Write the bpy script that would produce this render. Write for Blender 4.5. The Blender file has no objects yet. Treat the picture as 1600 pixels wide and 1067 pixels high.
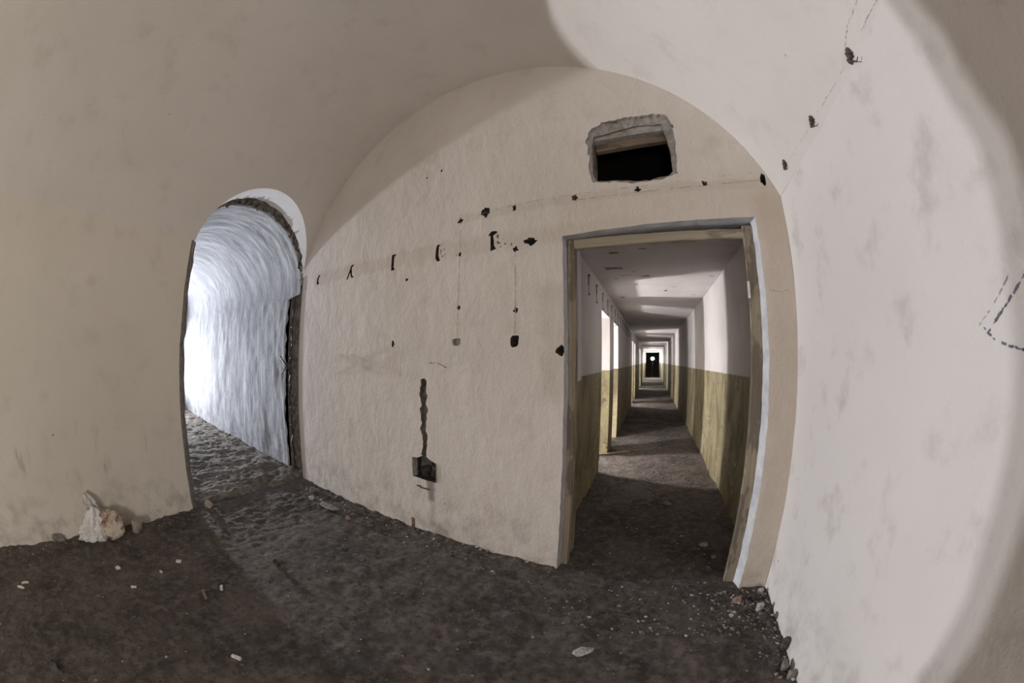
import bpy, bmesh, math, random
from mathutils import Vector, Matrix, noise
from mathutils.geometry import delaunay_2d_cdt

C = bpy.context.scene.collection
SC = bpy.context.scene
PI = math.pi
sin, cos = math.sin, math.cos

# ------------------------------------------------------------------ camera
EYE = 1.3
YAW, PITCH, ROLL, FOC = 0.38414, 0.0523, -0.0131, 0.70949


def cam_dir(x, f, u):
    x, u = cos(ROLL) * x + sin(ROLL) * u, -sin(ROLL) * x + cos(ROLL) * u
    f, u = cos(PITCH) * f - sin(PITCH) * u, sin(PITCH) * f + cos(PITCH) * u
    x, f = cos(YAW) * x - sin(YAW) * f, sin(YAW) * x + cos(YAW) * f
    return Vector((x, f, u))


cd = bpy.data.cameras.new('camera')
cam = bpy.data.objects.new('camera', cd)
C.objects.link(cam)
rx, up, bk = cam_dir(1, 0, 0), cam_dir(0, 0, 1), -cam_dir(0, 1, 0)
cam.matrix_world = Matrix(((rx.x, up.x, bk.x, 0), (rx.y, up.y, bk.y, 0), (rx.z, up.z, bk.z, EYE), (0, 0, 0, 1)))
cd.type = 'PANO'                                   # the photograph was taken through a fisheye lens
cd.panorama_type = 'FISHEYE_LENS_POLYNOMIAL'
cd.sensor_fit = 'HORIZONTAL'
cd.sensor_width = 36.0
cd.fisheye_fov = math.radians(220)
cd.fisheye_polynomial_k0 = 0.0
cd.fisheye_polynomial_k1 = -1.0 / (18.0 * FOC)
cd.fisheye_polynomial_k2 = 0.0
cd.fisheye_polynomial_k3 = 0.0
cd.fisheye_polynomial_k4 = 0.0
cd.clip_start = 0.02
SC.camera = cam

# ------------------------------------------------------------------ world, lights, exposure
w = bpy.data.worlds.new('world')
SC.world = w
w.use_nodes = True
w.node_tree.nodes['Background'].inputs[0].default_value = (0, 0, 0, 1)   # underground: no sky
w.node_tree.nodes['Background'].inputs[1].default_value = 0.0
SC.view_settings.view_transform = 'Standard'
SC.view_settings.look = 'None'
SC.view_settings.gamma = 1.0
SC.view_settings.use_curve_mapping = False
SC.view_settings.exposure = -0.2
SC.cycles.max_bounces = 8
SC.cycles.diffuse_bounces = 6
SC.cycles.adaptive_threshold = 0.02
SC.cycles.sample_clamp_indirect = 6.0

TUNNEL_LAMP = Vector((-10.3, 1.80, 0.82))


def light(name, kind, loc, power, color=(1, 1, 1), radius=0.1, aim=None, angle=60, blend=0.6):
    d = bpy.data.lights.new(name, kind)
    d.energy = power
    d.color = color
    d.shadow_soft_size = radius
    o = bpy.data.objects.new(name, d)
    C.objects.link(o)
    o.location = loc
    if kind == 'SPOT':
        d.spot_size = math.radians(angle)
        d.spot_blend = blend
    if aim is not None:
        o.rotation_euler = (Vector(aim) - Vector(loc)).to_track_quat('-Z', 'Y').to_euler()
    return o


for dy, dz in ((-0.085, -0.03), (0.085, 0.03)):    # twin-headed work lamp deep in the tunnel
    light('tunnel_light', 'SPOT', TUNNEL_LAMP + Vector((0, dy, dz)), 1450, (0.93, 0.96, 1.03), 0.05, (-3.1, 1.55 + dy, 1.55), 80, 1.0)
BACK_FILL = Vector((0.25, -2.0, 0.7))
light('fill_light', 'POINT', BACK_FILL, 92, (0.98, 0.975, 0.93), 0.25)  # unseen fill added behind the camera to brighten the room
ROOM_OFF = (0.0, 6.5, 13.0, 19.5)                  # side rooms along the corridor
for k, off in enumerate(ROOM_OFF):
    light('side_room_light', 'POINT', (-2.0, 4.65 + off, 0.85), 330, (1.0, 0.97, 0.95), 0.08)
light('corridor_end_light', 'SPOT', (0.1, 29.9, 1.52), 500, (1.0, 0.98, 0.92), 0.08, (0.1, 0, 1.2), 150, 0.5)

# ------------------------------------------------------------------ geometry of the place
ZS, RISE = 2.18, 1.37           # springing height and rise of the vault
PHI, DE = 0.083918, 1.9233      # far wall: turn and distance
BACK = -3.6
CL, CR, CZ, PAINT = -0.564, 0.764, 2.1825, 1.179   # corridor: sides, ceiling, paint line
CEND = 29.3
WALL_T = 0.30
AY, AZ, AR = 1.55, 2.08, 0.655  # arched opening on the left: centre, springing, radius
AYL, AYR = 0.905, 2.195


def xl(y): return -3.0371 - 0.08416 * y
def xr(y): return 0.7696 + 0.01389 * y
def ye(x): return (DE - sin(PHI) * x) / cos(PHI)


def E(s, t, z):
    return Vector((sin(PHI) * (DE + t) + cos(PHI) * s, cos(PHI) * (DE + t) - sin(PHI) * s, z))


EM = Matrix(((cos(PHI), sin(PHI), 0, sin(PHI) * DE), (-sin(PHI), cos(PHI), 0, cos(PHI) * DE), (0, 0, 1, 0), (0, 0, 0, 1)))


def vault_circle(y):
    c, h = (xl(y) + xr(y)) / 2, (xr(y) - xl(y)) / 2
    R = (h * h + RISE * RISE) / (2 * RISE)
    return c, ZS + RISE - R, R, math.asin(min(1, h / R))


def vault_pt(a, y):             # a in -1..1 from left springing to right springing
    c, cz, R, am = vault_circle(y)
    return Vector((c + R * sin(a * am), y, cz + R * cos(a * am)))


def arch_z(y):
    d = AR * AR - (y - AY) ** 2
    return AZ + math.sqrt(d) if d > 0 else 0.0


def fbm(x, y, z=0.0, o=4):
    return noise.fractal(Vector((x, y, z)), 1.0, 2.0, o)


def floor_z(x, y):
    h = 0.010 * fbm(x * 1.3, y * 1.3, 3.1) + 0.006 * fbm(x * 7, y * 7, 9.7) + 0.003 * fbm(x * 28, y * 28, 1.3, 3)
    dwall = min(abs(x - xr(y)), abs(ye(x) - y) if not (-0.5 < x < 0.65) else 9, abs(x - xl(y)) if y < 0.9 else 9)
    if dwall < 0.16:
        h += 0.018 * (1 - dwall / 0.16) ** 1.5 * (0.6 + fbm(x * 9, y * 9, 4.4))
    if x < -2.0 and y > 0.2:      # trodden ridges in front of the arched opening
        m = min(1, (-2.0 - x) / 0.6) * min(1, (y - 0.2) / 0.5)
        h += m * 0.009 * fbm(x * 20, y * 12, 2.2, 5)
    return h


# ------------------------------------------------------------------ helpers
def mesh_obj(name, verts, faces, mat, parent=None, smooth=False, mats=None, idx=None):
    me = bpy.data.meshes.new(name)
    me.from_pydata([tuple(v) for v in verts], [], faces)
    for m in (mats or [mat]):
        me.materials.append(m)
    if idx:
        me.polygons.foreach_set('material_index', idx)
    if smooth:
        me.polygons.foreach_set('use_smooth', [True] * len(me.polygons))
    me.update()
    o = bpy.data.objects.new(name, me)
    C.objects.link(o)
    if parent:
        o.parent = parent
    return o


def bm_obj(name, bm, mat, parent=None, smooth=False):
    me = bpy.data.meshes.new(name)
    bmesh.ops.recalc_face_normals(bm, faces=bm.faces)
    bm.to_mesh(me)
    bm.free()
    me.materials.append(mat)
    if smooth:
        me.polygons.foreach_set('use_smooth', [True] * len(me.polygons))
    o = bpy.data.objects.new(name, me)
    C.objects.link(o)
    if parent:
        o.parent = parent
    return o


def tag(o, label, cat, group=None):
    o['label'] = label
    o['category'] = cat
    if group:
        o['group'] = group
    return o


def struct(o, label=None, cat=None):
    o['kind'] = 'structure'
    if label:
        o['label'] = label
    if cat:
        o['category'] = cat
    return o


def empty(name, loc, rz=0.0):
    o = bpy.data.objects.new(name, None)
    C.objects.link(o)
    o.location = loc
    o.rotation_euler = (0, 0, rz)
    o.empty_display_size = 0.05
    return o


def grid(nu, nv, fn):
    vs = [fn(i / nu, j / nv) for j in range(nv + 1) for i in range(nu + 1)]
    fs = [(j * (nu + 1) + i, j * (nu + 1) + i + 1, (j + 1) * (nu + 1) + i + 1, (j + 1) * (nu + 1) + i)
          for j in range(nv) for i in range(nu)]
    return vs, fs


def join(parts):
    V, F = [], []
    for vs, fs in parts:
        n = len(V)
        V += list(vs)
        F += [tuple(i + n for i in f) for f in fs]
    return V, F


def box(x0, x1, y0, y1, z0, z1):
    vs = [Vector((x, y, z)) for z in (z0, z1) for y in (y0, y1) for x in (x0, x1)]
    return vs, [(0, 2, 3, 1), (4, 5, 7, 6), (0, 1, 5, 4), (2, 6, 7, 3), (0, 4, 6, 2), (1, 3, 7, 5)]


def rect(p0, p1, p2, p3):
    return [Vector(p) for p in (p0, p1, p2, p3)], [(0, 1, 2, 3)]


def ragged(pts, step, amp, seed, closed=True):
    out = []
    n = len(pts)
    k = 0
    for i in range(n if closed else n - 1):
        a, b = Vector(pts[i]), Vector(pts[(i + 1) % n])
        m = max(1, int((b - a).length / step))
        nrm = Vector((-(b - a).y, (b - a).x)).normalized()
        for j in range(m):
            t = j / m
            k += 1
            q = noise.noise(Vector((k * 0.47, seed * 7.3, 0.5))) + 0.6 * noise.noise(Vector((k * 1.31, seed * 3.1, 8.5)))
            out.append(a.lerp(b, t) + nrm * q * amp)
    if not closed:
        out.append(Vector(pts[-1]))
    return out


def cdt_face(outer, holes):
    vs, fs = [], []
    for loop in [outer] + holes:
        n = len(vs)
        vs += [Vector((p[0], p[1])) for p in loop]
        fs.append(list(range(n, n + len(loop))))
    edges = []
    for f in fs:
        edges += [(f[i], f[(i + 1) % len(f)]) for i in range(len(f))]
    rv, re, rf, ov, oe, of = delaunay_2d_cdt(vs, edges, [], 1 if not holes else 2, 1e-6)
    return rv, rf


def inside(pt, poly):
    x, y = pt
    c = False
    n = len(poly)
    for i in range(n):
        a, b = poly[i], poly[(i + 1) % n]
        if (a[1] > y) != (b[1] > y) and x < (b[0] - a[0]) * (y - a[1]) / (b[1] - a[1]) + a[0]:
            c = not c
    return c


def plate(outer, holes):
    """triangles of a flat region with holes: (list of 2-D points, faces)"""
    vs, edges = [], []
    for loop in [outer] + holes:
        n = len(vs)
        vs += [Vector((p[0], p[1])) for p in loop]
        edges += [(n + i, n + (i + 1) % len(loop)) for i in range(len(loop))]
    rv, re, rf, _, _, _ = delaunay_2d_cdt(vs, edges, [], 0, 1e-6)
    keep = []
    for f in rf:
        c = sum((rv[i] for i in f), Vector((0, 0))) / len(f)
        if inside(c, outer) and not any(inside(c, h) for h in holes):
            keep.append(tuple(f))
    return rv, keep


def tube(pts, r, seg=6, mat=None, name='wire', parent=None, taper=None):
    bm = bmesh.new()
    rings = []
    n = len(pts)
    pts = [Vector(p) for p in pts]
    for i, p in enumerate(pts):
        d = (pts[min(i + 1, n - 1)] - pts[max(i - 1, 0)]).normalized()
        a = d.orthogonal().normalized()
        b = d.cross(a)
        rr = r if taper is None else r * (1 + (taper - 1) * i / (n - 1))
        rings.append([bm.verts.new(p + (a * cos(2 * PI * k / seg) + b * sin(2 * PI * k / seg)) * rr) for k in range(seg)])
    for i in range(n - 1):
        # match ring phase to avoid twisting
        best = min(range(seg), key=lambda s: (rings[i][0].co - rings[i + 1][s].co).length)
        rings[i + 1] = rings[i + 1][best:] + rings[i + 1][:best]
        for k in range(seg):
            bm.faces.new((rings[i][k], rings[i][(k + 1) % seg], rings[i + 1][(k + 1) % seg], rings[i + 1][k]))
    bm.faces.new(rings[0][::-1])
    bm.faces.new(rings[-1])
    return bm_obj(name, bm, mat, parent, smooth=True)


# ------------------------------------------------------------------ materials
class NT:
    def __init__(self, name, rough=0.85, spec=0.25):
        self.m = bpy.data.materials.new(name)
        self.m.use_nodes = True
        self.t = self.m.node_tree
        self.b = self.t.nodes['Principled BSDF']
        self.b.inputs['Roughness'].default_value = rough
        self.b.inputs['Specular IOR Level'].default_value = spec
        self.co = self.t.nodes.new('ShaderNodeTexCoord').outputs['Object']

    def n(self, kind, **kw):
        nd = self.t.nodes.new(kind)
        for k, v in kw.items():
            setattr(nd, k, v)
        return nd

    def link(self, a, b):
        self.t.links.new(a, b)

    def val(self, sock, v):
        if isinstance(v, (int, float, tuple)):
            sock.default_value = v
        else:
            self.link(v, sock)

    def math(self, op, a, b=0.0, c=None, clamp=False):
        nd = self.n('ShaderNodeMath', operation=op, use_clamp=clamp)
        self.val(nd.inputs[0], a)
        self.val(nd.inputs[1], b)
        if c is not None:
            self.val(nd.inputs[2], c)
        return nd.outputs[0]

    def mapping(self, scale=(1, 1, 1), loc=(0, 0, 0), rot=(0, 0, 0)):
        nd = self.n('ShaderNodeMapping')
        nd.inputs['Scale'].default_value = scale
        nd.inputs['Location'].default_value = loc
        nd.inputs['Rotation'].default_value = rot
        self.link(self.co, nd.inputs['Vector'])
        return nd.outputs[0]

    def noise(self, scale, detail=5, rough=0.55, vec=None, dist=0.0):
        nd = self.n('ShaderNodeTexNoise')
        nd.inputs['Scale'].default_value = scale
        nd.inputs['Detail'].default_value = detail
        nd.inputs['Roughness'].default_value = rough
        nd.inputs['Distortion'].default_value = dist
        self.link(vec if vec is not None else self.co, nd.inputs['Vector'])
        return nd.outputs[0]

    def voronoi(self, scale, vec=None, feature='F1'):
        nd = self.n('ShaderNodeTexVoronoi', feature=feature)
        nd.inputs['Scale'].default_value = scale
        self.link(vec if vec is not None else self.co, nd.inputs['Vector'])
        return nd.outputs['Distance']

    def ramp(self, v, a, b, lo=0.0, hi=1.0):
        nd = self.n('ShaderNodeMapRange', interpolation_type='SMOOTHSTEP')
        self.val(nd.inputs[0], v)
        for i, q in enumerate((a, b, lo, hi)):
            self.val(nd.inputs[1 + i], q)
        return nd.outputs[0]

    def mix(self, f, a, b, mode='MIX'):
        nd = self.n('ShaderNodeMix', data_type='RGBA', blend_type=mode)
        self.val(nd.inputs['Factor'], f)
        for s, v in (('A', a), ('B', b)):
            sock = [i for i in nd.inputs if i.name == s and i.type == 'RGBA'][0]
            self.val(sock, v if not isinstance(v, tuple) else (v + (1,))[:4])
        return [o for o in nd.outputs if o.type == 'RGBA'][0]

    def xyz(self):
        nd = self.n('ShaderNodeSeparateXYZ')
        self.link(self.co, nd.inputs[0])
        return nd.outputs

    def base(self, c):
        self.val(self.b.inputs['Base Color'], c if not isinstance(c, tuple) else (c + (1,))[:4])

    def bump(self, h, dist=0.01, strength=1.0, prev=None):
        nd = self.n('ShaderNodeBump')
        nd.inputs['Strength'].default_value = strength
        nd.inputs['Distance'].default_value = dist
        self.link(h, nd.inputs['Height'])
        if prev is not None:
            self.link(prev, nd.inputs['Normal'])
        self.link(nd.outputs[0], self.b.inputs['Normal'])
        return nd.outputs[0]


def mat_plaster(name, light_c, dark_c, dirt_c=(0.30, 0.26, 0.22), bump=0.010, low_dirt=0.5, extra=None, blotch=0.35):
    q = NT(name, 0.9, 0.15)
    big = q.noise(0.9, 4, 0.55)
    mid = q.noise(5.0, 6, 0.6)
    col = q.mix(q.ramp(big, 0.35, 0.68), light_c, dark_c)
    col = q.mix(q.math('MULTIPLY', q.ramp(mid, 0.52, 0.74), blotch), col, dirt_c)
    spots = q.math('MULTIPLY', q.ramp(q.voronoi(3.3), 0.035, 0.012), q.ramp(q.noise(1.7, 2), 0.5, 0.62))
    col = q.mix(q.math('MULTIPLY', spots, 0.75), col, (0.10, 0.09, 0.08))
    z = q.xyz()[2]
    foot = q.math('MULTIPLY', q.ramp(z, 0.55, 0.0), q.ramp(q.noise(6, 6, 0.65), 0.42, 0.75))
    col = q.mix(q.math('MULTIPLY', foot, low_dirt), col, (0.20, 0.17, 0.15))
    if extra:
        col = extra(q, col)
    q.base(col)
    streak = q.noise(6.0, 7, 0.62, q.mapping((1, 1, 0.7), rot=(0, 0.35, 0.2)), 0.15)
    n1 = q.bump(streak, bump, 1.0)
    q.bump(q.noise(70, 5, 0.65), 0.0022, 1.0, n1)
    return q.m


def box_mask(q, x0, x1, z0, z1, soft, wob=0.03):
    X, Y, Z = q.xyz()
    nz = q.math('MULTIPLY', q.math('SUBTRACT', q.noise(7, 4), 0.5), wob * 4)
    Z2 = q.math('ADD', Z, nz)
    X2 = q.math('ADD', X, nz)
    a = q.math('MULTIPLY', q.ramp(X2, x0 - soft, x0 + soft), q.ramp(X2, x1 + soft, x1 - soft))
    b = q.math('MULTIPLY', q.ramp(Z2, z0 - soft, z0 + soft), q.ramp(Z2, z1 + soft, z1 - soft))
    return q.math('MULTIPLY', a, b)


def end_extra(q, col):
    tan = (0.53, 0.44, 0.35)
    m = box_mask(q, -3.15, -0.15, 1.985, 2.10, 0.026, 0.03)      # filled-in cable run, with the slots' shadow streaks painted in
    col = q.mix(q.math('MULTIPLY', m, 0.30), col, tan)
    m = box_mask(q, -1.40, 0.72, 2.225, 2.285, 0.012, 0.010)      # second run above the door
    col = q.mix(q.math('MULTIPLY', m, 0.30), col, tan)
    m = box_mask(q, -0.70, 0.90, 1.95, 2.30, 0.12, 0.05)          # weaker grazing light round the door head, painted as tan
    col = q.mix(q.math('MULTIPLY', m, 0.35), col, tan)
    m = box_mask(q, 0.46, 0.90, -0.1, 2.2, 0.06, 0.03)  # strip beside the right corner, its shade painted as tan
    col = q.mix(q.math('MULTIPLY', m, 0.55), col, tan)
    m = box_mask(q, -1.64, -1.565, 0.28, 0.45, 0.02, 0.02)        # run-off below the broken box
    col = q.mix(q.math('MULTIPLY', m, 0.75), col, (0.16, 0.14, 0.12))
    m = box_mask(q, -1.62, -1.58, 0.08, 0.32, 0.03, 0.02)
    col = q.mix(q.math('MULTIPLY', m, 0.45), col, (0.25, 0.22, 0.2))
    m = box_mask(q, -0.80, -0.60, 1.1, 1.75, 0.05, 0.05)
    col = q.mix(q.math('MULTIPLY', m, 0.3), col, (0.42, 0.33, 0.27))
    return col


def left_extra(q, col):
    X, Y, Z = q.xyz()
    m = q.math('MULTIPLY', q.math('MULTIPLY', q.ramp(Z, 0.85, 0.7), q.ramp(Z, 0.35, 0.5)),
               q.ramp(q.noise(5, 5, 0.6, q.mapping((1, 1.6, 0.5))), 0.56, 0.72))
    return q.mix(q.math('MULTIPLY', m, 0.45), col, (0.22, 0.20, 0.19))


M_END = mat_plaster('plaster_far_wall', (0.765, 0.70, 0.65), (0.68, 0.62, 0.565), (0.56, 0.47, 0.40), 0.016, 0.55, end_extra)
M_LEFT = mat_plaster('plaster_left_wall', (0.73, 0.675, 0.60), (0.68, 0.625, 0.55), (0.54, 0.48, 0.40), 0.004, 0.6, left_extra)
M_RIGHT = mat_plaster('plaster_right_wall', (0.75, 0.70, 0.665), (0.70, 0.65, 0.615), (0.44, 0.39, 0.36), 0.004, 0.5, None, 0.5)
M_VAULT = mat_plaster('plaster_vault', (0.735, 0.685, 0.64), (0.68, 0.63, 0.58), (0.54, 0.485, 0.43), 0.003, 0.0)


def mat_tunnel():
    q = NT('tunnel_whitewash', 0.85, 0.2)
    v = q.mapping((12, 2.4, 2.4))
    st = q.noise(1.6, 7, 0.65, v, 0.5)
    st2 = q.noise(3.5, 6, 0.7, q.mapping((5, 3, 3)), 0.3)
    col = q.mix(q.ramp(st, 0.38, 0.66), (0.33, 0.335, 0.36), (0.53, 0.54, 0.575))
    col = q.mix(q.math('MULTIPLY', q.ramp(st2, 0.5, 0.75), 0.55), col, (0.27, 0.27, 0.285))
    Z = q.xyz()[2]
    foot = q.math('MULTIPLY', q.ramp(Z, 0.55, 0.05), q.ramp(q.noise(8, 6, 0.7), 0.40, 0.68))
    col = q.mix(q.math('MULTIPLY', foot, 0.7), col, (0.17, 0.16, 0.16))
    q.base(col)
    b = q.bump(st, 0.008, 0.9)
    q.bump(q.noise(38, 7, 0.7), 0.006, 0.9, b)
    return q.m


def mat_rough(name, a, b, scale=14, bump=0.02):
    q = NT(name, 0.95, 0.1)
    n = q.noise(scale, 8, 0.7)
    q.base(q.mix(q.ramp(n, 0.35, 0.65), a, b))
    q.bump(q.noise(scale * 2.2, 8, 0.7), bump, 1.0)
    return q.m


def mat_floor(name, a, b, c):
    q = NT(name, 0.95, 0.12)
    n = q.noise(2.4, 7, 0.62)
    n2 = q.noise(13, 8, 0.7)
    n3 = q.noise(60, 6, 0.7)
    col = q.mix(q.ramp(n, 0.36, 0.66), a, b)
    col = q.mix(q.math('MULTIPLY', q.ramp(n2, 0.44, 0.66), 0.75), col, c)
    col = q.mix(q.math('MULTIPLY', q.ramp(q.noise(26, 7, 0.7), 0.50, 0.36), 0.5), col, (0.07, 0.06, 0.054))
    col = q.mix(q.math('MULTIPLY', q.ramp(n3, 0.60, 0.78), 0.35), col, (0.33, 0.30, 0.28))
    col = q.mix(q.math('MULTIPLY', q.ramp(n3, 0.42, 0.30), 0.5), col, (0.03, 0.026, 0.023))
    q.base(col)
    bb = q.bump(n2, 0.016, 0.9)
    bb = q.bump(q.noise(34, 7, 0.72), 0.014, 1.0, bb)
    q.bump(n3, 0.006, 1.0, bb)
    return q.m


def mat_corridor(name):
    q = NT(name, 0.75, 0.25)
    X, Y, Z = q.xyz()
    wob = q.math('MULTIPLY', q.math('SUBTRACT', q.noise(9, 3), 0.5), 0.014)
    isg = q.ramp(q.math('ADD', Z, wob), PAINT + 0.004, PAINT - 0.004)
    white = q.mix(q.ramp(q.noise(1.2, 5), 0.35, 0.7), (0.62, 0.59, 0.59), (0.52, 0.49, 0.49))
    gn = q.noise(4.2, 8, 0.70, q.mapping((1, 1, 0.45)))
    green = q.mix(q.ramp(gn, 0.38, 0.66), (0.28, 0.245, 0.140), (0.130, 0.104, 0.064))
    green = q.mix(q.math('MULTIPLY', q.ramp(q.noise(1.1, 5, 0.6), 0.48, 0.7), 0.5), green, (0.40, 0.355, 0.24))
    flake = q.math('MULTIPLY', q.ramp(q.noise(15, 6, 0.7), 0.56, 0.60), q.ramp(q.noise(2.2, 5, 0.7), 0.50, 0.58))
    green = q.mix(flake, green, (0.10, 0.08, 0.06))
    chip = q.math('MULTIPLY', q.ramp(q.noise(19, 5, 0.7, q.mapping((1, 1, 0.7), (3, 1, 2))), 0.63, 0.66), q.ramp(q.noise(2.3, 4), 0.48, 0.56))
    green = q.mix(chip, green, (0.62, 0.58, 0.50))
    q.base(q.mix(isg, white, green))
    q.bump(q.noise(14, 6, 0.6), 0.006, 1.0)
    return q.m


def mat_ceiling():
    q = NT('corridor_ceiling_paint', 0.85, 0.2)
    col = q.mix(q.ramp(q.noise(1.4, 5), 0.35, 0.7), (0.60, 0.57, 0.57), (0.50, 0.47, 0.47))
    sp = q.math('MULTIPLY', q.ramp(q.voronoi(2.6, q.mapping((1.0, 2.2, 1))), 0.12, 0.07), q.ramp(q.noise(3.1, 5, 0.7), 0.47, 0.55))
    col = q.mix(q.math('MULTIPLY', sp, 0.85), col, (0.16, 0.13, 0.11))
    q.base(col)
    q.bump(q.noise(8, 6), 0.01, 1.0)
    return q.m


def mat_wood(name, a, b, peel, grain_axis=2):
    q = NT(name, 0.7, 0.3)
    sc = [38, 38, 38]
    sc[grain_axis] = 2.2
    g = q.noise(1.0, 7, 0.65, q.mapping(tuple(sc)), 0.4)
    col = q.mix(q.ramp(g, 0.35, 0.65), a, b)
    p = q.ramp(q.noise(4.5, 7, 0.7, q.mapping((2, 2, 0.6) if grain_axis == 2 else (0.6, 2, 2))), 0.50, 0.56)
    col = q.mix(q.math('MULTIPLY', p, 0.75), col, peel)
    q.base(col)
    q.bump(g, 0.006, 1.0)
    return q.m


def mat_plain(name, a, b=None, scale=20, rough=0.8, bump=0.003):
    q = NT(name, rough, 0.3)
    n = q.noise(scale, 5, 0.6)
    q.base(q.mix(q.ramp(n, 0.35, 0.65), a, b or tuple(x * 0.7 for x in a)))
    q.bump(n, bump, 1.0)
    return q.m


def mat_emit(name, col, strength):
    q = NT(name)
    q.base((0.9, 0.9, 0.9))
    q.b.inputs['Emission Color'].default_value = col + (1,)
    q.b.inputs['Emission Strength'].default_value = strength
    return q.m


M_TUN = mat_tunnel()
M_ROUGH = mat_rough('broken_plaster_brown', (0.16, 0.13, 0.11), (0.34, 0.30, 0.27), 16, 0.03)
M_CONC = mat_rough('raw_concrete_edge', (0.34, 0.31, 0.29), (0.52, 0.49, 0.46), 26, 0.012)
M_EDGE = mat_rough('dark_raw_edge', (0.20, 0.185, 0.165), (0.32, 0.295, 0.27), 20, 0.01)
M_DARK = mat_rough('dark_recess', (0.045, 0.038, 0.034), (0.12, 0.10, 0.09), 30, 0.01)  # dark tone inside slots, holes and the broken box
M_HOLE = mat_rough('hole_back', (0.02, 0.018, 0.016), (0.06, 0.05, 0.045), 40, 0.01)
M_FLOOR = mat_floor('dirt_floor', (0.165, 0.142, 0.130), (0.080, 0.072, 0.067), (0.225, 0.192, 0.174))
M_TFLOOR = mat_floor('tunnel_dirt', (0.25, 0.215, 0.185), (0.15, 0.13, 0.11), (0.37, 0.325, 0.28))
M_CORR = mat_corridor('corridor_two_tone_paint')
M_CCEIL = mat_ceiling()
M_WOODF = mat_wood('door_frame_timber', (0.27, 0.22, 0.16), (0.36, 0.30, 0.22), (0.13, 0.10, 0.075))
M_WOODH = mat_wood('door_head_timber', (0.40, 0.34, 0.26), (0.46, 0.39, 0.30), (0.22, 0.18, 0.14), 0)
M_REV = mat_rough('reveal_plaster_shaded', (0.58, 0.58, 0.60), (0.44, 0.43, 0.44), 8, 0.006)  # greyer copy for left side and head, their shade put into the colour
M_REVR = mat_rough('reveal_plaster_lit', (0.72, 0.71, 0.72), (0.55, 0.545, 0.56), 9, 0.006)  # lighter copy for the side the tunnel lamp strikes, light put into the colour
M_INTR = mat_plaster('arch_whitewash', (0.84, 0.83, 0.83), (0.78, 0.77, 0.77), (0.6, 0.57, 0.54), 0.004, 0.0)
M_STONE = mat_rough('stone_grey', (0.16, 0.145, 0.135), (0.30, 0.28, 0.26), 22, 0.006)
M_STONET = mat_rough('stone_tan', (0.30, 0.25, 0.20), (0.52, 0.45, 0.38), 40, 0.006)
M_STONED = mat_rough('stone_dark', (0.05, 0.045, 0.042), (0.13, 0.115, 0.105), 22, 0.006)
M_STONEL = mat_rough('stone_pale', (0.30, 0.28, 0.27), (0.68, 0.65, 0.63), 70, 0.006)
M_STONER = mat_rough('stone_reddish', (0.26, 0.17, 0.14), (0.40, 0.30, 0.26), 25, 0.005)
M_METAL = mat_plain('rusty_metal', (0.06, 0.05, 0.045), (0.14, 0.10, 0.08), 60, 0.6)
M_WIRE = mat_plain('black_cable', (0.022, 0.02, 0.02), (0.04, 0.036, 0.034), 30, 0.5)
M_WHITE = mat_plain('white_scrap', (0.80, 0.78, 0.74), (0.68, 0.65, 0.6), 50, 0.7)
M_MARK = mat_plain('dark_crayon', (0.10, 0.10, 0.13), (0.2, 0.2, 0.24), 80, 0.9)
M_LINE = mat_plain('old_cable_groove', (0.30, 0.26, 0.22), (0.50, 0.44, 0.39), 45, 0.95)
M_LINEP = mat_plain('faint_pencil_line', (0.34, 0.32, 0.31), (0.60, 0.56, 0.53), 60, 0.95)
M_ROOM = mat_plaster('side_room_white', (0.55, 0.53, 0.51), (0.48, 0.46, 0.44), (0.6, 0.56, 0.5), 0.004, 0.4)
M_PLANK = mat_wood('old_plank', (0.20, 0.15, 0.11), (0.30, 0.23, 0.17), (0.12, 0.09, 0.07), 0)
M_LENS = mat_emit('lamp_lens', (1.0, 0.98, 0.94), 60)
M_BODY = mat_plain('lamp_housing', (0.05, 0.05, 0.05), (0.08, 0.07, 0.06), 40, 0.5)

# ------------------------------------------------------------------ floor
n_x, n_y = 300, 420
vs, fs = grid(n_x, n_y, lambda u, v: (lambda x: Vector((x, BACK - 0.1 + v * (ye(x) + 0.10 - BACK + 0.1), 0)))(-3.40 + u * 4.35))
vs = [Vector((p.x, p.y, floor_z(p.x, p.y))) for p in vs]
struct(mesh_obj('floor', vs, fs, M_FLOOR, smooth=True))
vs, fs = grid(54, 620, lambda u, v: (lambda x: Vector((x, ye(x) + 0.10 + (v ** 1.7) * (CEND + 3.0 - ye(x)), 0)))(-0.64 + u * 1.48))
vs = [Vector((p.x, p.y, floor_z(p.x, p.y) + (0.006 * fbm(p.x * 4, p.y * 4, 5.5) if p.y > 2.3 else 0)
              + 0.02 * max(0, 1 - min(p.x - CL, CR - p.x) / 0.15) * (0.5 + fbm(p.x * 5, p.y * 5, 6.6)))) for p in vs]
struct(mesh_obj('floor_corridor', vs, fs, M_FLOOR, smooth=True))


def tunnel_floor(u, v):
    y = 0.72 + v * 2.25
    x = xl(y) - 0.06 + 0.05 * fbm(y * 5, 0.3, 7.7) - (u ** 1.6) * 8.6
    edge = min(1, u * 26)
    z = floor_z(x, y) * 0.6 + edge * (0.035 + 0.022 * fbm(x * 5, y * 4, 8.8, 5) + 0.012 * fbm(x * 15, y * 15, 2.8, 4)) - (1 - edge) * 0.02
    return Vector((x, y, z))


vs, fs = grid(330, 90, tunnel_floor)
struct(mesh_obj('floor_tunnel', vs, fs, M_TFLOOR, smooth=True))

# ------------------------------------------------------------------ vault (open over the arch on the left)
ysamp = [BACK + (AYL - BACK) * i / 60 for i in range(60)]
ysamp += [AY - AR * cos(PI * i / 64) for i in range(65)]
vs, fs = [], []
NA = 72
ylast = ysamp[-1]


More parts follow.
